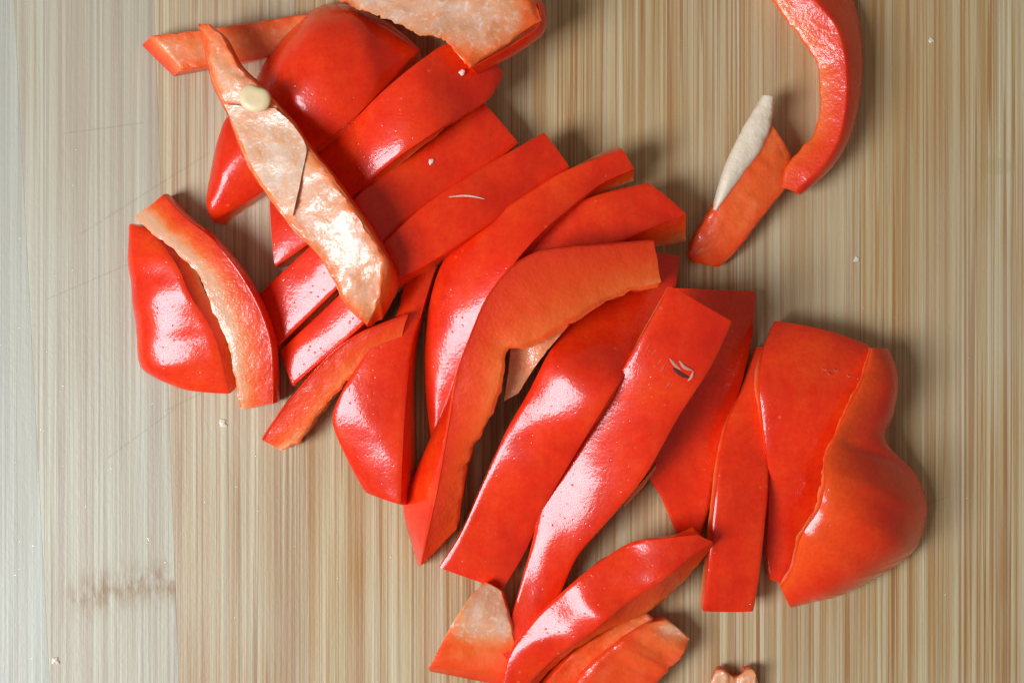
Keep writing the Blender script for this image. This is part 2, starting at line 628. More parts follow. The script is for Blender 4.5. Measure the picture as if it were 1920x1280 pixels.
    for arr in (X[:, :, 0], X[:, :, -1], X[:, 0], X[:, -1]):
        p = arr.reshape(-1, 3)
        fct = CAM_H / (CAM_H - p[:, 2])
        TOPS.append(np.column_stack([CX + (p[:, 0] - CX) * fct, CY + (p[:, 1] - CY) * fct, p[:, 2]]))


def height_at(x, y, r=14):
    best = 0.0
    for A in TOPS:
        d = np.hypot(A[:, 0] - x, A[:, 1] - y)
        m = d < r
        if m.any():
            best = max(best, A[m][:, 2].max())
    return best


def new_thing(name, label, cat, pts, group=None):
    c = np.mean(np.asarray(pts)[:, :2], axis=0)
    o = bpy.data.objects.new(name, None)
    o.empty_display_size = 0.004
    scene.collection.objects.link(o)
    b = to_world(np.array([c[0], c[1], 0.0]))
    o.location = b
    tag(o, label, cat, group)
    return o, b


SEED = [0]
GROUP = 'cut pieces of red pepper on the board'


def strip_up(name, label, L, R, zL, zR, thick=44, R2=None, zR2=None, L2=None, zL2=None, cat='pepper piece',
             thing=None, n=64, jag2=0.0, **kw):
    """skin side up; L and R are the picture edges of the skin."""
    SEED[0] += 1
    P0, P1 = rail(L, zL, n), rail(R, zR, n)
    t = unit(np.gradient(P0, axis=0) + np.gradient(P1, axis=0))
    nr = unit(np.cross(P1 - P0, t))
    nr *= np.sign(nr[:, 2:3])
    P2 = rail(R2, zR2, n, jag2, SEED[0]) if R2 is not None else P1 - nr * thick
    P3 = rail(L2, zL2, n, jag2, SEED[0]) if L2 is not None else P0 - nr * thick
    if thing is None:
        thing = new_thing(name, label, cat, np.vstack([P0, P1]), GROUP)
    build_wall(thing[0], thing[1], P0, P1, P2, P3, seed=SEED[0], **kw)
    return thing


def strip_cut(name, label, K, I, zK, zI, drop=70, K2=None, zK2=None, slant=(0, 0), cat='pepper piece', thing=None, n=64, jag=0.0, **kw):
    """cut face up; K is the skin edge, I the inner edge of the cut face."""
    SEED[0] += 1
    P1, P2 = rail(K, zK, n), rail(I, zI, n, jag, SEED[0])
    dv = np.array([slant[0], slant[1], -drop], float)
    P0 = rail(K2, zK2, n) if K2 is not None else P1 + dv
    P3 = P2 + dv
    P0[:, 2] = np.maximum(P0[:, 2], 1.5)
    P3[:, 2] = np.maximum(P3[:, 2], 1.5)
    if thing is None:
        thing = new_thing(name, label, cat, np.vstack([P1, P2]), GROUP)
    build_wall(thing[0], thing[1], P0, P1, P2, P3, seed=SEED[0], inner_mat=kw.pop('inner_mat', True), **kw)
    return thing


def strip_inner(name, label, A, B, zA, zB, thick=40, A2=None, zA2=None, B2=None, zB2=None, cat='pepper piece', thing=None, n=64, jagA=0.0, jagB=0.0, **kw):
    """inner side up; A and B are the picture edges of the inside."""
    SEED[0] += 1
    P3, P2 = rail(A, zA, n, jagA, SEED[0]), rail(B, zB, n, jagB, SEED[0] + 40)
    t = unit(np.gradient(P3, axis=0) + np.gradient(P2, axis=0))
    nr = unit(np.cross(P2 - P3, t))
    nr *= np.sign(nr[:, 2:3])
    P0 = rail(A2, zA2, n) if A2 is not None else P3 - nr * thick
    P1 = rail(B2, zB2, n) if B2 is not None else P2 - nr * thick
    if thing is None:
        thing = new_thing(name, label, cat, np.vstack([P3, P2]), GROUP if cat == 'pepper piece' else None)
    build_wall(thing[0], thing[1], P0, P1, P2, P3, seed=SEED[0], **kw)
    return thing


# ------------------------------------------------------------------ the board
def build_board():
    root = bpy.data.objects.new('cutting_board', None)
    scene.collection.objects.link(root)
    tag(root, 'worn pale bamboo cutting board under all the pepper pieces', 'cutting board')
    T = 220.0
    # (x at the far edge, x at the near edge) of each joint between slats
    tops = [-1420, -1190, -950, -700, -450, -205, 42, 300, 560, 835, 1090, 1350, 1612, 1668 + 205, 2130, 2390, 2640, 2890, 3150, 3400]
    y0, y1 = -1000.0, 2300.0
    rng = random.Random(4)

    def jx(i, y):
        lean = 0.055 * max(0.0, (900 - tops[i]) / 900.0) if tops[i] < 900 else 0.0
        return tops[i] + (y - 300) * min(lean, 0.07)
    for i in range(len(tops) - 1):
        g = 0.05
        ny = 34 if i not in (6, 14) else 150
        ys = np.linspace(y0, y1, ny)
        prof = [(0.0, -T), (0.0, -0.35), (0.3, -0.1), (1.6, 0.0)]
        mids = np.linspace(0.0, 1.0, 14)
        rows = []
        lift = rng.uniform(-0.35, 0.0)
        for y in ys:
            a, b_ = jx(i, y) + g, jx(i + 1, y) - g
            row = [(a + px, y, pz + (lift if pz > -T else 0)) for px, pz in prof]
            row += [(a + 1.6 + (b_ - a - 3.2) * t, y, lift) for t in mids[1:-1]]
            row += [(b_ - px, y, pz + (lift if pz > -T else 0)) for px, pz in reversed(prof)]
            rows.append(row)
        m = len(rows[0])
        v = [p for r in rows for p in r]
        f = []
        for r in range(ny - 1):
            for c in range(m):
                c2 = (c + 1) % m
                f.append([r * m + c, (r + 1) * m + c, (r + 1) * m + c2, r * m + c2])
        f.append([c for c in range(m)])
        f.append([(ny - 1) * m + c for c in reversed(range(m))])
        V = np.array(v)
        mask = np.zeros(len(V))
        node_y = {6: 1105.0, 11: -420.0, 9: 1900.0, 14: 760.0}.get(i)
        if node_y is not None:
            fx = (V[:, 0] - tops[i]) / (tops[i + 1] - tops[i])
            mask = np.exp(-((V[:, 1] - node_y - 14 * np.sin(fx * 5)) / 34.0) ** 2) * np.clip((fx - 0.22) * 4, 0, 1)
        # finer rows near the node so its band is crisp
        link_mesh('slat', V, f, [M_BAMBOO], None, {'node_mask': mask, 'left_sheen': np.full(len(V), float(np.clip((560 - (tops[i] + tops[i + 1]) / 2) / 560, 0, 1)) * 0.9)}, root, None, smooth=False)  # slats grow greyer to the left to carry the painted sheen
    return root


build_board()

# ------------------------------------------------------------------ upper pile, skin side up
# A1: rounded end of the pepper, left of the first slice
strip_up('pepper_end_piece', 'domed red pepper end at upper left, partly under the twisted pale strip',
         [(788, 92), (735, 46), (660, 10), (595, 12), (540, 58), (494, 118), (470, 165), (440, 205), (418, 228), (400, 290), (393, 345)],
         [(788, 98), (745, 140), (700, 186), (645, 238), (600, 272), (545, 318), (490, 362), (450, 386), (400, 416)],
         [70, 42, 20, 16, 18, 22, 30, 38, 40, 24, 10], [72, 96, 112, 112, 96, 66, 46, 36, 26], bulge=66,
         bulge_along=[0.05, 0.5, 0.9, 1.05, 1.0, 0.7, 0.5, 0.45, 0.25], wave=4, thick=42)

strip_up('pepper_strip', 'broad red pepper strip right beside the domed end, pale scrap on its upper tip',
         [(905, 92), (840, 82), (790, 112), (720, 168), (650, 238), (610, 275), (560, 325), (505, 375)],
         [(946, 140), (915, 188), (840, 232), (760, 285), (700, 332), (640, 390), (580, 455), (515, 500)],
         [98, 124, 142, 134, 104, 76, 56, 44], [84, 112, 146, 142, 112, 84, 64, 50], bulge=5, wave=2)

strip_up('pepper_strip', 'red pepper strip with one tiny white speck, third in the upper row',
         [(905, 190), (850, 225), (760, 285), (690, 345), (640, 400), (580, 462), (480, 556)],
         [(972, 268), (920, 310), (840, 360), (770, 410), (710, 465), (632, 541), (514, 656)],
         [66, 80, 92, 97, 94, 66, 38], [58, 76, 92, 100, 99, 71, 43], bulge=3, wave=1.5)

t_glint = strip_up('pepper_strip', 'red pepper strip with a thin streak of light laid on in pale colour, fourth in the upper row',
         [(1020, 248), (960, 282), (880, 330), (800, 382), (740, 435), (690, 490), (640, 548), (525, 656)],
         [(1069, 314), (1010, 360), (940, 408), (870, 452), (800, 497), (745, 528), (690, 600), (548, 724)],
         [92, 108, 122, 128, 124, 102, 72, 42], [86, 102, 118, 124, 122, 106, 76, 46], bulge=4, wave=1.5,
         R2=[(1066, 322), (1004, 374), (935, 424), (865, 468), (800, 514), (752, 545), (700, 612), (560, 726)],
         zR2=[34, 46, 60, 64, 58, 46, 34, 4])

strip_up('pepper_strip', 'dark red pepper strip standing beside the gap, blunt glossy foot at lower left',
         [(800, 440), (760, 525), (742, 590), (690, 655), (640, 735), (622, 790), (650, 862), (682, 922)],
         [(850, 440), (818, 505), (790, 590), (772, 660), (762, 740), (757, 800), (754, 870), (751, 946)],
         [44, 62, 94, 110, 104, 88, 70, 50], [56, 76, 92, 106, 106, 104, 98, 84], bulge=6,
         R2=[(870, 440), (830, 505), (800, 590), (784, 660), (779, 740), (780, 800), (784, 880), (772, 948)],
         zR2=[4, 12, 18, 20, 18, 14, 10, 6], wave=3)

strip_up('pepper_strip', 'long arched red pepper strip with a stretched highlight, in the middle of the pile',
         [(1168, 281), (1110, 300), (1050, 325), (960, 380), (880, 435), (830, 490), (806, 560), (796, 650), (797, 740), (806, 812), (815, 880)],
         [(1190, 318), (1130, 345), (1075, 385), (1010, 440), (960, 500), (925, 570), (890, 650), (862, 720), (846, 790), (836, 850), (830, 900)],
         [112, 116, 118, 112, 100, 90, 80, 68, 54, 40, 32], [96, 108, 126, 146, 150, 142, 122, 96, 66, 46, 36], bulge=6,
         bulge_along=[0.2, 0.5, 0.8, 1, 1, 1, 0.8], wave=3,
         R2=[(1188, 342), (1128, 368), (1080, 400), (1020, 450), (975, 510), (940, 575), (900, 655), (870, 725), (852, 795), (842, 850), (836, 900)],
         zR2=[48, 52, 56, 66, 76, 80, 74, 60, 40, 20, 6])

strip_up('pepper_strip', 'red pepper strip whose square end juts out at the far right of the upper row',
         [(1216, 342), (1152, 356), (1092, 376), (1028, 418), (980, 476), (945, 550), (920, 635)],
         [(1287, 402), (1240, 420), (1180, 446), (1120, 480), (1060, 530), (1010, 600), (975, 670)],
         [88, 96, 100, 98, 92, 80, 66], [92, 102, 106, 104, 98, 86, 72], bulge=3, wave=1.5,
         R2=[(1286, 458), (1240, 466), (1185, 480), (1125, 505), (1070, 550), (1020, 615), (985, 680)],
         zR2=[40, 46, 48, 46, 42, 34, 24])

# A8: centre strip with the brightest highlight
strip_up('pepper_strip', 'wide red pepper strip in the centre with a large white highlight',
         [(1200, 468), (1150, 540), (1090, 580), (1032, 655), (990, 735), (945, 815), (905, 910), (865, 1000), (824, 1064)],
         [(1275, 480), (1262, 560), (1214, 640), (1150, 735), (1092, 830), (1047, 905), (1017, 960), (987, 1030), (942, 1106)],
         [56, 74, 114, 148, 128, 100, 78, 60, 46], [46, 62, 112, 178, 164, 112, 72, 52, 44], bulge=10,
         bulge_along=[0.3, 0.4, 0.8, 1.0, 0.7, 0.2, 0.1], wave=2)

# A7: sliced ring lying on its side, cut face up
t_ring = strip_cut('pepper_ring_slice', 'orange cut face of a thick pepper slice with ragged pale inner edge, centre',
                   [(1226, 449), (1130, 457), (1062, 462), (1005, 472), (955, 502), (911, 559), (885, 619), (862, 680), (850, 730), (838, 807), (819, 917), (803, 991), (788, 1058)],
                   [(1242, 538), (1185, 546), (1138, 566), (1085, 600), (1035, 632), (985, 654), (952, 654), (945, 700), (928, 765), (888, 840), (870, 915), (862, 985)],
                   [160, 176, 190, 200, 206, 206, 200, 188, 170, 146, 116, 88, 52], [150, 166, 178, 188, 192, 190, 186, 174, 152, 122, 90, 54],
                   drop=84, K2=[(1222, 456), (1130, 464), (1062, 470), (1008, 480), (960, 510), (918, 565), (892, 622), (866, 684), (845, 732), (810, 812), (780, 880), (754, 950), (783, 1060)],
                   zK2=[70, 80, 92, 104, 110, 110, 102, 90, 74, 54, 34, 14, 2], jag=7, bulge=3, rough=2.2,
                   pale_along=[0.78, 0.66, 0.62, 0.62, 0.66, 0.70, 0.58, 0.5, 0.45, 0.4])

# A10, A11
strip_up('pepper_strip', 'shaded dark red pepper strip behind the blemished strip, pointed lower tip',
         [(1262, 540), (1262, 600), (1240, 700), (1215, 800), (1212, 880), (1242, 935), (1268, 1000)],
         [(1418, 546), (1411, 630), (1388, 730), (1362, 800), (1344, 890), (1332, 950), (1312, 1008)],
         [78, 78, 76, 72, 64, 54, 44], [36, 34, 34, 40, 46, 46, 44], bulge=3, wave=2)

strip_up('pepper_strip', 'upright red pepper strip with a straight cut lower end beside the right lobe',
         [(1418, 650), (1395, 720), (1365, 790), (1350, 860), (1342, 930), (1335, 1000), (1326, 1080), (1318, 1146)],
         [(1470, 650), (1440, 720), (1437, 790), (1441, 860), (1440, 930), (1433, 1000), (1424, 1080), (1413, 1146)],
         [46, 60, 76, 90, 98, 96, 82, 58], [46, 60, 74, 86, 92, 90, 76, 52], bulge=3, wave=1.5)

# A9: blemished strip
t_blem = strip_up('pepper_strip', 'long red pepper strip with a torn whitish blemish near its upper end',
         [(1257, 536), (1211, 618), (1163, 700), (1113, 785), (1056, 870), (1014, 945), (996, 1020), (972, 1110), (940, 1220)],
         [(1373, 603), (1332, 690), (1272, 782), (1212, 888), (1152, 962), (1084, 1040), (1052, 1110), (1012, 1180), (965, 1260)],
         [184, 184, 164, 126, 90, 66, 56, 50, 46], [182, 182, 166, 138, 112, 88, 60, 48, 42], bulge=8,
         bulge_along=[0.35, 0.7, 0.8, 0.6, 0.8, 0.6, 0.2], wave=2)

# A12: end of the pepper at the right, two lobes
t_end = strip_up('pepper_end_piece', 'large folded red pepper end with a plump lobe at the far right',
                 [(1452, 600), (1432, 655), (1424, 720), (1432, 800), (1440, 880), (1441, 960), (1437, 1030), (1442, 1085)],
                 [(1632, 646), (1655, 690), (1645, 760), (1620, 830), (1595, 900), (1570, 970), (1540, 1040), (1500, 1105)],
                 [56, 90, 106, 104, 88, 66, 50, 40], [60, 88, 96, 90, 76, 60, 48, 40], bulge=13,
                 bulge_along=[0.8, 1, 1, 0.8, 0.3, 0.05, 0.1, 0.2], wave=3)
strip_up(None, None,
         [(1632, 652), (1618, 712), (1582, 788), (1550, 862), (1546, 912), (1536, 958), (1502, 1002), (1488, 1056), (1464, 1104)],
         [(1668, 656), (1683, 706), (1676, 780), (1664, 832), (1722, 892), (1740, 962), (1714, 1036), (1612, 1100), (1484, 1140)],
         [88, 128, 146, 148, 158, 156, 134, 100, 52], [46, 44, 40, 36, 28, 26, 24, 22, 20], thing=t_end, bulge=34,
         bulge_along=[0.4, 0.8, 0.6, 0.1, 1.1, 1.5, 1.4, 1.0, 0.4], wave=5, n=72, rim=1.0,
         L2=[(1628, 652), (1610, 714), (1573, 790), (1541, 864), (1537, 914), (1526, 956), (1494, 1000), (1484, 1052), (1460, 1098)],
         zL2=[66, 104, 128, 134, 136, 130, 110, 80, 36], jag2=7, pale=0.9)

# ------------------------------------------------------------------ bottom pieces
strip_inner('pepper_wedge', 'small pepper wedge with cream inside at the bottom edge, left of the front strip',
            [(804, 1252), (842, 1180), (880, 1120), (912, 1088)],
            [(975, 1262), (970, 1215), (958, 1160), (940, 1106)],
            [24, 60, 82, 70], [40, 48, 60, 62], thick=34, pale_along=[0.30, 0.5, 1.2, 1.3, 1.0],
            A2=[(806, 1256), (838, 1186), (876, 1126), (908, 1094)], zA2=[2, 22, 40, 34], rough=1.2,
            B2=[(950, 1285), (960, 1250), (965, 1190), (948, 1110)], zB2=[2, 6, 16, 28])

strip_inner('pepper_strip', 'orange pepper strip with pale blunt tip at the bottom edge, under the front strip',
            [(1060, 1330), (1090, 1270), (1150, 1215), (1210, 1172), (1252, 1160)],
            [(1180, 1345), (1220, 1296), (1258, 1254), (1282, 1228), (1296, 1196)],
            [30, 56, 66, 66, 58], [24, 44, 52, 52, 46], thick=36, jagB=5,
            pale_along=[0.30, 0.32, 0.36, 0.48, 0.95], wave=4)

strip_inner('pepper_strip', 'pinkish orange pepper strip wedged behind the bottom strip, rounded tip',
            [(1010, 1300), (1060, 1240), (1120, 1195), (1180, 1160), (1212, 1148)],
            [(1060, 1320), (1110, 1262), (1160, 1222), (1205, 1192), (1232, 1164)],
            [30, 44, 52, 54, 48], [20, 34, 40, 42, 40], thick=30, pale_along=[0.3, 0.35, 0.45, 0.7, 0.66], jagB=3)

strip_up('pepper_strip', 'glossy front pepper strip with two white highlights at the bottom of the pile',
         [(1306, 1002), (1240, 1008), (1180, 1017), (1118, 1056), (1050, 1112), (1000, 1160), (962, 1212), (946, 1262), (940, 1330)],
         [(1338, 1016), (1296, 1044), (1248, 1084), (1186, 1122), (1110, 1184), (1050, 1226), (1010, 1262), (985, 1295), (970, 1340)],
         [140, 132, 112, 112, 104, 78, 66, 58, 52], [134, 140, 138, 124, 128, 104, 72, 56, 46], bulge=4,
         R2=[(1336, 1026), (1308, 1062), (1268, 1108), (1215, 1150), (1135, 1184), (1072, 1222), (1030, 1258), (1003, 1295), (990, 1340)],
         zR2=[76, 74, 70, 70, 70, 58, 36, 20, 6], jag2=3, wave=3, pale=0.62, bulge_along=[0.1, 0.6, 1, 1, 1, 0.8, 0.5])

# ------------------------------------------------------------------ left pieces
strip_up('pepper_piece', 'curved red pepper piece at far left with a long white streak of light',
         [(244, 420), (247, 490), (256, 560), (261, 640), (268, 690), (330, 722)],
         [(266, 424), (300, 450), (332, 498), (357, 556), (402, 632), (430, 738)],
         [26, 22, 16, 10, 10, 12], [40, 80, 90, 80, 64, 42], bulge=28, bulge_along=[0.3, 0.8, 1.0, 1.0, 0.9, 0.5],
         wave=2.5, ridge=0.30)

strip_cut('pepper_strip', 'arched pepper strip at far left showing its cream cracked cut edge',
          [(306, 364), (345, 406), (398, 448), (448, 508), (488, 580), (509, 650), (513, 756)],
          [(248, 410), (296, 446), (334, 478), (372, 516), (402, 590), (430, 660), (448, 770)],
          [50, 78, 98, 104, 98, 88, 70], [46, 74, 92, 98, 92, 82, 64], drop=60, jag=4, rough=1.6,
          pale_along=[1.5, 1.4, 1.35, 1.35, 1.3, 1.15, 1.0], bulge=6)

strip_cut('pepper_strip', 'small slanting orange strip with ragged edge, below the flat pink ends',
          [(490, 824), (530, 765), (580, 706), (625, 660), (680, 622), (763, 588)],
          [(532, 846), (570, 818), (608, 762), (655, 712), (700, 672), (748, 640)],
          [46, 70, 92, 110, 124, 126], [40, 58, 78, 92, 104, 108], drop=58, jag=8, rough=2.0,
          pale_along=[1.0, 0.75, 0.7, 0.85, 0.7, 0.6], bulge=4)

# ------------------------------------------------------------------ top pieces
strip_inner('pepper_strip', 'pale orange pepper strip lying inside up, along the top left edge',
            [(285, 66), (370, 56), (460, 44), (560, 28), (640, 14)],
            [(340, 132), (400, 124), (480, 112), (560, 92), (640, 76)],
            [44, 44, 42, 40, 36], [48, 46, 42, 38, 34], thick=40,
            A2=[(267, 86), (360, 62), (450, 50), (550, 34), (630, 20)], zA2=[3, 3, 3, 3, 3],
            B2=[(326, 144), (392, 132), (480, 116), (560, 98), (640, 80)], zB2=[4, 3, 3, 3, 3],
            pale_along=[0.75, 0.68, 0.62, 0.66, 0.7], rough=1.2)

t_scrap = strip_inner('pepper_scrap', 'pale ragged pepper scrap with membrane, inside up at the top edge',
            [(600, -14), (660, 14), (720, 36), (775, 64), (826, 76), (850, 98), (882, 128)],
            [(640, -60), (740, -60), (830, -50), (910, -40), (970, -20), (1000, 2), (1014, 36)],
            [60, 76, 104, 130, 150, 158, 152], [60, 72, 96, 120, 138, 140, 140], thick=34, jagA=8,
            A2=[(620, -30), (690, -2), (760, 10), (815, 44), (858, 56), (875, 90), (892, 136)], zA2=[30, 40, 60, 86, 106, 112, 108],
            B2=[(650, -70), (745, -70), (835, -60), (925, -50), (985, -24), (1022, 10), (1025, 50)],
            zB2=[30, 40, 62, 84, 100, 100, 98],
            pale_along=[0.8, 0.9, 1.25, 1.35, 1.25, 1.0, 0.66], rough=3.0, wave=8)

t_twist = strip_inner('pepper_twist', 'long twisted pepper strip, pale inside up, lying across the upper pile',
            [(372, 44), (386, 95), (402, 155), (432, 218), (458, 290), (490, 348), (548, 428), (592, 472), (622, 520), (646, 566), (688, 609)],
            [(392, 46), (420, 74), (446, 122), (492, 168), (545, 226), (578, 276), (622, 330), (662, 388), (695, 438), (722, 486), (712, 560)],
            [120, 128, 136, 142, 150, 156, 166, 172, 172, 166, 150], [128, 142, 152, 160, 168, 176, 190, 196, 196, 190, 170],
            thick=38, jagA=4, rough=2.4, wave=6, n=80,
            A2=[(374, 48), (386, 100), (400, 160), (430, 222), (456, 294), (490, 352), (548, 430), (594, 474), (624, 522), (650, 570), (690, 612)],
            zA2=[90, 98, 104, 110, 116, 122, 132, 136, 136, 130, 114],
            B2=[(396, 46), (428, 74), (456, 124), (500, 168), (553, 226), (586, 276), (630, 330), (672, 388), (706, 436), (748, 528), (716, 598)],
            zB2=[96, 110, 120, 126, 134, 142, 152, 158, 156, 140, 124],
            pale_along=[0.55, 0.8, 0.95, 1.0, 1.0, 1.0, 1.0, 1.0, 1.0, 0.95, 0.8])

# ------------------------------------------------------------------ pieces at the upper right
strip_cut('pepper_ring_slice', 'hooked half ring of red pepper curving at the top right edge',
          [(1500, -60), (1530, 0), (1568, 48), (1586, 110), (1588, 190), (1576, 255), (1548, 306), (1494, 358)],
          [(1400, -40), (1448, 8), (1492, 66), (1528, 118), (1535, 180), (1528, 240), (1502, 276), (1476, 306), (1462, 350)],
          [98, 98, 98, 96, 94, 90, 84, 72], [66, 66, 68, 70, 70, 68, 66, 64, 62], drop=90,
          K2=[(1575, -70), (1602, 0), (1615, 55), (1618, 115), (1610, 185), (1590, 252), (1552, 310), (1492, 364)],
          zK2=[6, 6, 6, 6, 6, 6, 8, 30], jag=4, bulge=12, rough=2.2,
          pale_along=[0.85, 0.85, 0.8, 0.75, 0.72, 0.66, 0.56, 0.5], slant=(34, -8))

t = strip_inner('pepper_strip', 'short orange pepper strip with a white pith stick, beside the hooked ring',
                [(1448, 232), (1412, 290), (1370, 345), (1330, 402), (1292, 470), (1296, 492)],
                [(1484, 290), (1476, 348), (1440, 395), (1404, 442), (1370, 484), (1348, 502)],
                [62, 66, 66, 60, 44, 20], [50, 52, 54, 50, 40, 18], thick=36,
                pale_along=[0.6, 0.5, 0.5, 0.5, 0.42, 0.3], rough=1.2, bulge=-4)


def blob_tube(name, pts, zs, radii, mat, parent=None, base=None, nseg=14, flat=0.8, n=30, rough=1.0, seed=0):
    C = rail(pts, zs, n)
    R = np.interp(np.linspace(0, 1, n), np.linspace(0, 1, len(radii)), radii)
    t = unit(np.gradient(C, axis=0))
    up = np.array([0, 0, 1.0])
    side = unit(np.cross(t, up))
    nr = np.cross(side, t)
    v, f = [], []
    for i in range(n):
        for s in range(nseg):
            a = 2 * math.pi * s / nseg
            p = C[i] + side[i] * math.cos(a) * R[i] + nr[i] * math.sin(a) * R[i] * flat
            p = p + np.array(noise.noise_vector(Vector(p * 0.07) + Vector((seed, 0, 0)))) * rough
            p[2] = max(p[2], 0.8)
            v.append(p)
    for i in range(n - 1):
        for s in range(nseg):
            s2 = (s + 1) % nseg
            f.append([i * nseg + s, i * nseg + s2, (i + 1) * nseg + s2, (i + 1) * nseg + s])
    f.append([s for s in reversed(range(nseg))])
    f.append([(n - 1) * nseg + s for s in range(nseg)])
    return link_mesh(name, np.array(v), f, [mat], None, None, parent, base)


T_STICK = t

# ------------------------------------------------------------------ small things
def seed_at(x, y, z, a, b_, h, ang):
    v, f = [], []
    nu, nv = 28, 12
    for i in range(nv + 1):
        ph = math.pi * i / nv - math.pi / 2
        for j in range(nu):
            th = 2 * math.pi * j / nu
            r = 1 - 0.20 * math.exp(-((th - math.pi / 2) / 0.45) ** 2)      # the notch of the bean outline
            cp = max(0.0, math.cos(ph)) ** 0.55          # flat disc with a rounded rim
            px = a * math.cos(th) * cp * r
            py = b_ * math.sin(th) * cp * r
            pz = h * math.sin(ph) * (0.78 + 0.22 * cp) + 0.06 * px
            ca, sa = math.cos(ang), math.sin(ang)
            c = space(x, y, z)
            v.append((c[0] + px * ca - py * sa, c[1] - (px * sa + py * ca), z + pz))
    for i in range(nv):
        for j in range(nu):
            j2 = (j + 1) % nu
            f.append([i * nu + j, i * nu + j2, (i + 1) * nu + j2, (i + 1) * nu + j])
    o = link_mesh('pepper_seed', np.array(v), f, [M_SEED])
    return o


tag(seed_at(478, 184, 176, 29, 25, 9, -0.35), 'single cream pepper seed on the twisted pale strip', 'seed')



def sheet(name, A, B, zA, zB, mat_index, thing, t=4.0, n=40, jag=2.0, pale=1.0, seed=50, crown=0.0, mat=None):
    """a thin membrane lying on a piece."""
    P3, P2 = rail(A, zA, n, jag, seed), rail(B, zB, n, jag, seed + 1)
    d = np.array([0, 0, -t])
    m = 10
    X = np.zeros((n, m, 2, 3))
    for a in range(m):
        q = a / (m - 1)
        p = P3 * (1 - q) + P2 * q
        for i in range(n):
            p[i, 2] += 3.0 * noise.noise(Vector((p[i, 0] * 0.03, p[i, 1] * 0.03, seed)))
        X[:, a, 0] = p + np.array([0, 0, crown * math.sqrt(max(0.0, 4 * q * (1 - q)))])
        X[:, a, 1] = p + d
    v, f, code, ijk = lattice_shell(X)
    seg = np.concatenate([[0], np.cumsum(np.linalg.norm(np.diff((P2 + P3) * 0.5, axis=0), axis=1))])
    at = {'depth': [1.0] * len(v), 'pale': [pale] * len(v),
          'along': [seg[i] * S for (i, _, _) in ijk],
          'across': [a / (m - 1) * np.linalg.norm(P2 - P3, axis=1).mean() * S for (_, a, _) in ijk]}
    return link_mesh(name, v, f, [mat or M_INNER], None, at, thing[0], thing[1])


sheet('membrane', [(420, 196), (446, 250), (470, 306), (500, 352), (546, 404)], [(516, 204), (547, 232), (574, 274), (566, 326), (549, 404)],
      [148, 151, 157, 163, 173], [169, 172, 178, 180, 175], 1, t_twist, pale=1.0)
sheet('pith', [(1430, 179), (1410, 214), (1386, 256), (1358, 318), (1336, 394)], [(1452, 184), (1448, 224), (1432, 276), (1396, 326), (1344, 396)],
      [60, 64, 66, 62, 52], [62, 64, 64, 62, 52], 0, T_STICK, t=22.0, jag=2.0, seed=71, crown=11, mat=M_PITH)


sheet('skin', [(1008, 6), (1013, 34), (1000, 57), (944, 93), (884, 126)], [(1018, 4), (1026, 38), (1014, 67), (956, 107), (893, 138)],
      [136, 138, 142, 148, 150], [112, 114, 116, 120, 122], 0, t_scrap, t=10.0, jag=1.5, seed=81, crown=4, mat=M_SKIN)


sheet('pith', [(1232, 868), (1205, 900), (1166, 942)], [(1226, 884), (1206, 912), (1172, 950)],
      [66, 60, 52], [60, 54, 46], 0, t_blem, t=14.0, jag=3.0, seed=91, crown=3, pale=0.8)


def sliver(name, pts, r, mat, thing, lift=0.5, flat=0.5, seed=0):
    zs = [height_at(x, y, 12) + lift for x, y in pts]
    return blob_tube(name, pts, zs, [r * 0.4, r, r, r * 0.4], mat, thing[0] if thing else None, thing[1] if thing else None,
                     nseg=8, flat=flat, n=14, rough=0.4, seed=seed)


M_SCAR = simple_mat('dry_scar', srgb(208, 138, 116), 0.6)
M_SCUFF = simple_mat('scuffed_skin', srgb(206, 92, 60), 0.6)
sheet('pith', [(958, 640), (954, 690), (945, 752)], [(1070, 606), (1014, 672), (972, 736)], [150, 140, 128], [160, 150, 130], 1, t_ring, pale=0.74, jag=2, seed=61)
M_SLIT_SHADE = simple_mat('slit_shade', srgb(96, 36, 30), 0.8)  # dark colour painted in for the shade inside the torn slit
for pts, r in (([(1256, 672), (1266, 684), (1276, 692)], 4.5), ([(1274, 676), (1284, 688), (1298, 694)], 5.0),
               ([(1290, 714), (1297, 706), (1300, 696)], 4.0)):
    sliver('scar', pts, r * 0.62, M_SCAR, t_blem, 0.4, 0.35)
sliver('slit_shade_sliver', [(1262, 690), (1278, 702), (1292, 708)], 4.0, M_SLIT_SHADE, t_blem, -0.8, 0.5)  # solid dark sliver, the slit's shade put into its colour
for x, y in ((1216, 648), (1226, 660), (1236, 678), (1242, 690), (1252, 722)):
    sliver('scratch_and_glint', [(x - 4, y + 7), (x, y + 1), (x + 5, y - 6)], 1.0, M_SCUFF, t_blem, 0.0, 0.4)
sliver('scratch_and_glint', [(842, 369), (870, 367), (890, 369), (908, 373)], 1.6, M_PITH, t_glint, 0.3, 0.5)  # pale sliver stands in for a bright streak of light
for x, y in ((1546, 692), (1556, 700), (1568, 694), (1592, 704), (1608, 708)):
    sliver('scuff', [(x - 5, y - 3), (x, y + 2), (x + 5, y)], 1.2, M_SCUFF, t_end, 0.0, 0.3)


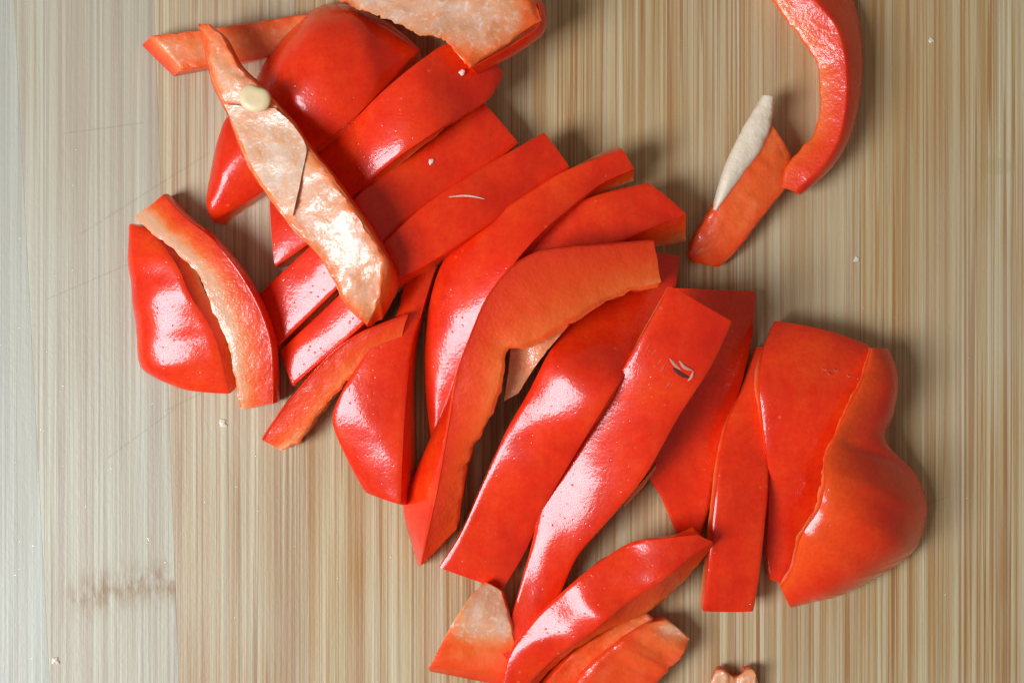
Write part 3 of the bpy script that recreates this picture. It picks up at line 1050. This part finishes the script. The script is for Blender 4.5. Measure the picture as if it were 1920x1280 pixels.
# water left on the skin and a few crumbs
def droplet(x, y, r, label, h=0.45, mat=None, name='water_droplet', cat='droplet', group='water droplets on the pepper skin'):
    z = height_at(x, y, 12)
    c = space(x, y, z)
    v, f = [], []
    nu, nv = 16, 6
    for i in range(nv + 1):
        ph = math.pi / 2 * i / nv
        for j in range(nu):
            th = 2 * math.pi * j / nu
            rr = r * (1 + (0.18 if mat is None else 0.7) * noise.noise(Vector((math.cos(th) * 1.3 + x * 0.37, math.sin(th) * 1.3 + y * 0.37, 0))))
            v.append((c[0] + rr * math.cos(th) * math.cos(ph), c[1] + rr * math.sin(th) * math.cos(ph), z + 0.2 + r * h * math.sin(ph) - (1.0 if i == 0 else 0.0)))
    for i in range(nv):
        for j in range(nu):
            j2 = (j + 1) % nu
            f.append([i * nu + j, (i + 1) * nu + j, (i + 1) * nu + j2, i * nu + j2])
    f.append([j for j in range(nu)])
    o = link_mesh(name, np.array(v), f, [mat or M_WATER])
    return tag(o, label, cat, group)


droplet(535, 523, 6, 'tiny water droplet, left one of two on the pink lit strip end')
droplet(577, 516, 8, 'water droplet, right one of two on the pink lit strip end')
droplet(552, 578, 9, 'water droplet below the other two on the pink lit strip end')
droplet(606, 652, 4, 'tiny water droplet on the second pink strip end, above the slanting strip')
droplet(808, 303, 5, 'tiny pale speck on the third strip of the upper row', 0.3, M_PITH, 'pith_crumb', 'crumb', 'pale pith crumbs')
droplet(866, 136, 5, 'tiny pale speck on the strip just below the pale scrap', 0.3, M_PITH, 'pith_crumb', 'crumb', 'pale pith crumbs')
droplet(418, 794, 8, 'pale pith crumb on the board left of the slanting orange strip', 0.3, M_PITH, 'pith_crumb', 'crumb', 'pale pith crumbs')
droplet(1746, 76, 5, 'pale pith crumb on the bare board at the upper right', 0.3, M_PITH, 'pith_crumb', 'crumb', 'pale pith crumbs')
droplet(1606, 486, 5, 'pale pith crumb on the board below the hooked ring', 0.3, M_PITH, 'pith_crumb', 'crumb', 'pale pith crumbs')
droplet(104, 1238, 8, 'pale crumb on the board in the lower left corner', 0.4, M_PITH, 'pith_crumb', 'crumb', 'pale pith crumbs')

# fine beads of moisture scattered over the board, thickest at the left
def moisture():
    rng = random.Random(11)
    v, f = [], []
    for q in range(300):
        x = 1920 * rng.random() ** 1.7
        y = rng.uniform(0, 1280)
        if height_at(x, y, 30) > 0:
            continue
        r = rng.choice([1.6, 2.0, 2.4, 3.0, 4.2])
        e = rng.uniform(1.0, 2.2)
        a0 = rng.uniform(1.0, 2.1)
        b0 = len(v)
        for i in range(4):
            ph = math.pi / 2 * i / 3
            for j in range(8):
                th = 2 * math.pi * j / 8
                lx, ly = r * math.cos(th) * math.cos(ph) * e, r * math.sin(th) * math.cos(ph)
                v.append((x + lx * math.cos(a0) - ly * math.sin(a0), y + lx * math.sin(a0) + ly * math.cos(a0), 0.15 + r * 0.45 * math.sin(ph)))
        for i in range(3):
            for j in range(8):
                j2 = (j + 1) % 8
                f.append([b0 + i * 8 + j, b0 + (i + 1) * 8 + j, b0 + (i + 1) * 8 + j2, b0 + i * 8 + j2])
    o = link_mesh('moisture', np.array(v), f, [M_WATER])
    tag(o, 'fine beads of moisture scattered over the bamboo board', 'moisture', None, 'stuff')


moisture()

def skin_beads():
    """tiny flecks of water clinging to the skins."""
    rng = random.Random(5)
    v, f = [], []
    A = np.vstack(SKINS)
    for q in range(170):
        p = A[rng.randrange(len(A))]
        x, y = p[0], p[1]
        if not (0 < x < 1920 and 0 < y < 1280) or p[2] < height_at(x, y, 9) - 6:
            continue
        r = rng.choice([1.2, 1.5, 1.8, 2.4])
        e = rng.uniform(1.0, 2.6)
        a0 = rng.uniform(-1.2, -0.6)
        c = space(x, y, p[2])
        b0 = len(v)
        for i in range(4):
            ph = math.pi / 2 * i / 3
            for j in range(8):
                th = 2 * math.pi * j / 8
                lx, ly = r * math.cos(th) * math.cos(ph) * e, r * math.sin(th) * math.cos(ph)
                v.append((c[0] + lx * math.cos(a0) - ly * math.sin(a0), c[1] + lx * math.sin(a0) + ly * math.cos(a0), p[2] - 0.4 + r * 0.6 * math.sin(ph)))
        for i in range(3):
            for j in range(8):
                j2 = (j + 1) % 8
                f.append([b0 + i * 8 + j, b0 + (i + 1) * 8 + j, b0 + (i + 1) * 8 + j2, b0 + i * 8 + j2])
    o = link_mesh('water_beads', np.array(v), f, [M_WATER])
    tag(o, 'tiny beads of water clinging to the red pepper skins', 'water', None, 'stuff')


skin_beads()

# scraps of pith at the bottom edge
strip_inner('pith_scrap', 'small pale pink pith scrap cut off by the bottom edge, right of centre',
            [(1333, 1276), (1346, 1257), (1366, 1262), (1379, 1270), (1396, 1261), (1412, 1256), (1422, 1278)],
            [(1330, 1330), (1350, 1330), (1368, 1330), (1380, 1330), (1396, 1330), (1410, 1330), (1426, 1330)],
            [26, 34, 36, 24, 36, 34, 24], [20] * 7, thick=22, jagA=2, pale=1.25, rough=1.2, wave=4, cat='pith scrap')

print('pieces built')
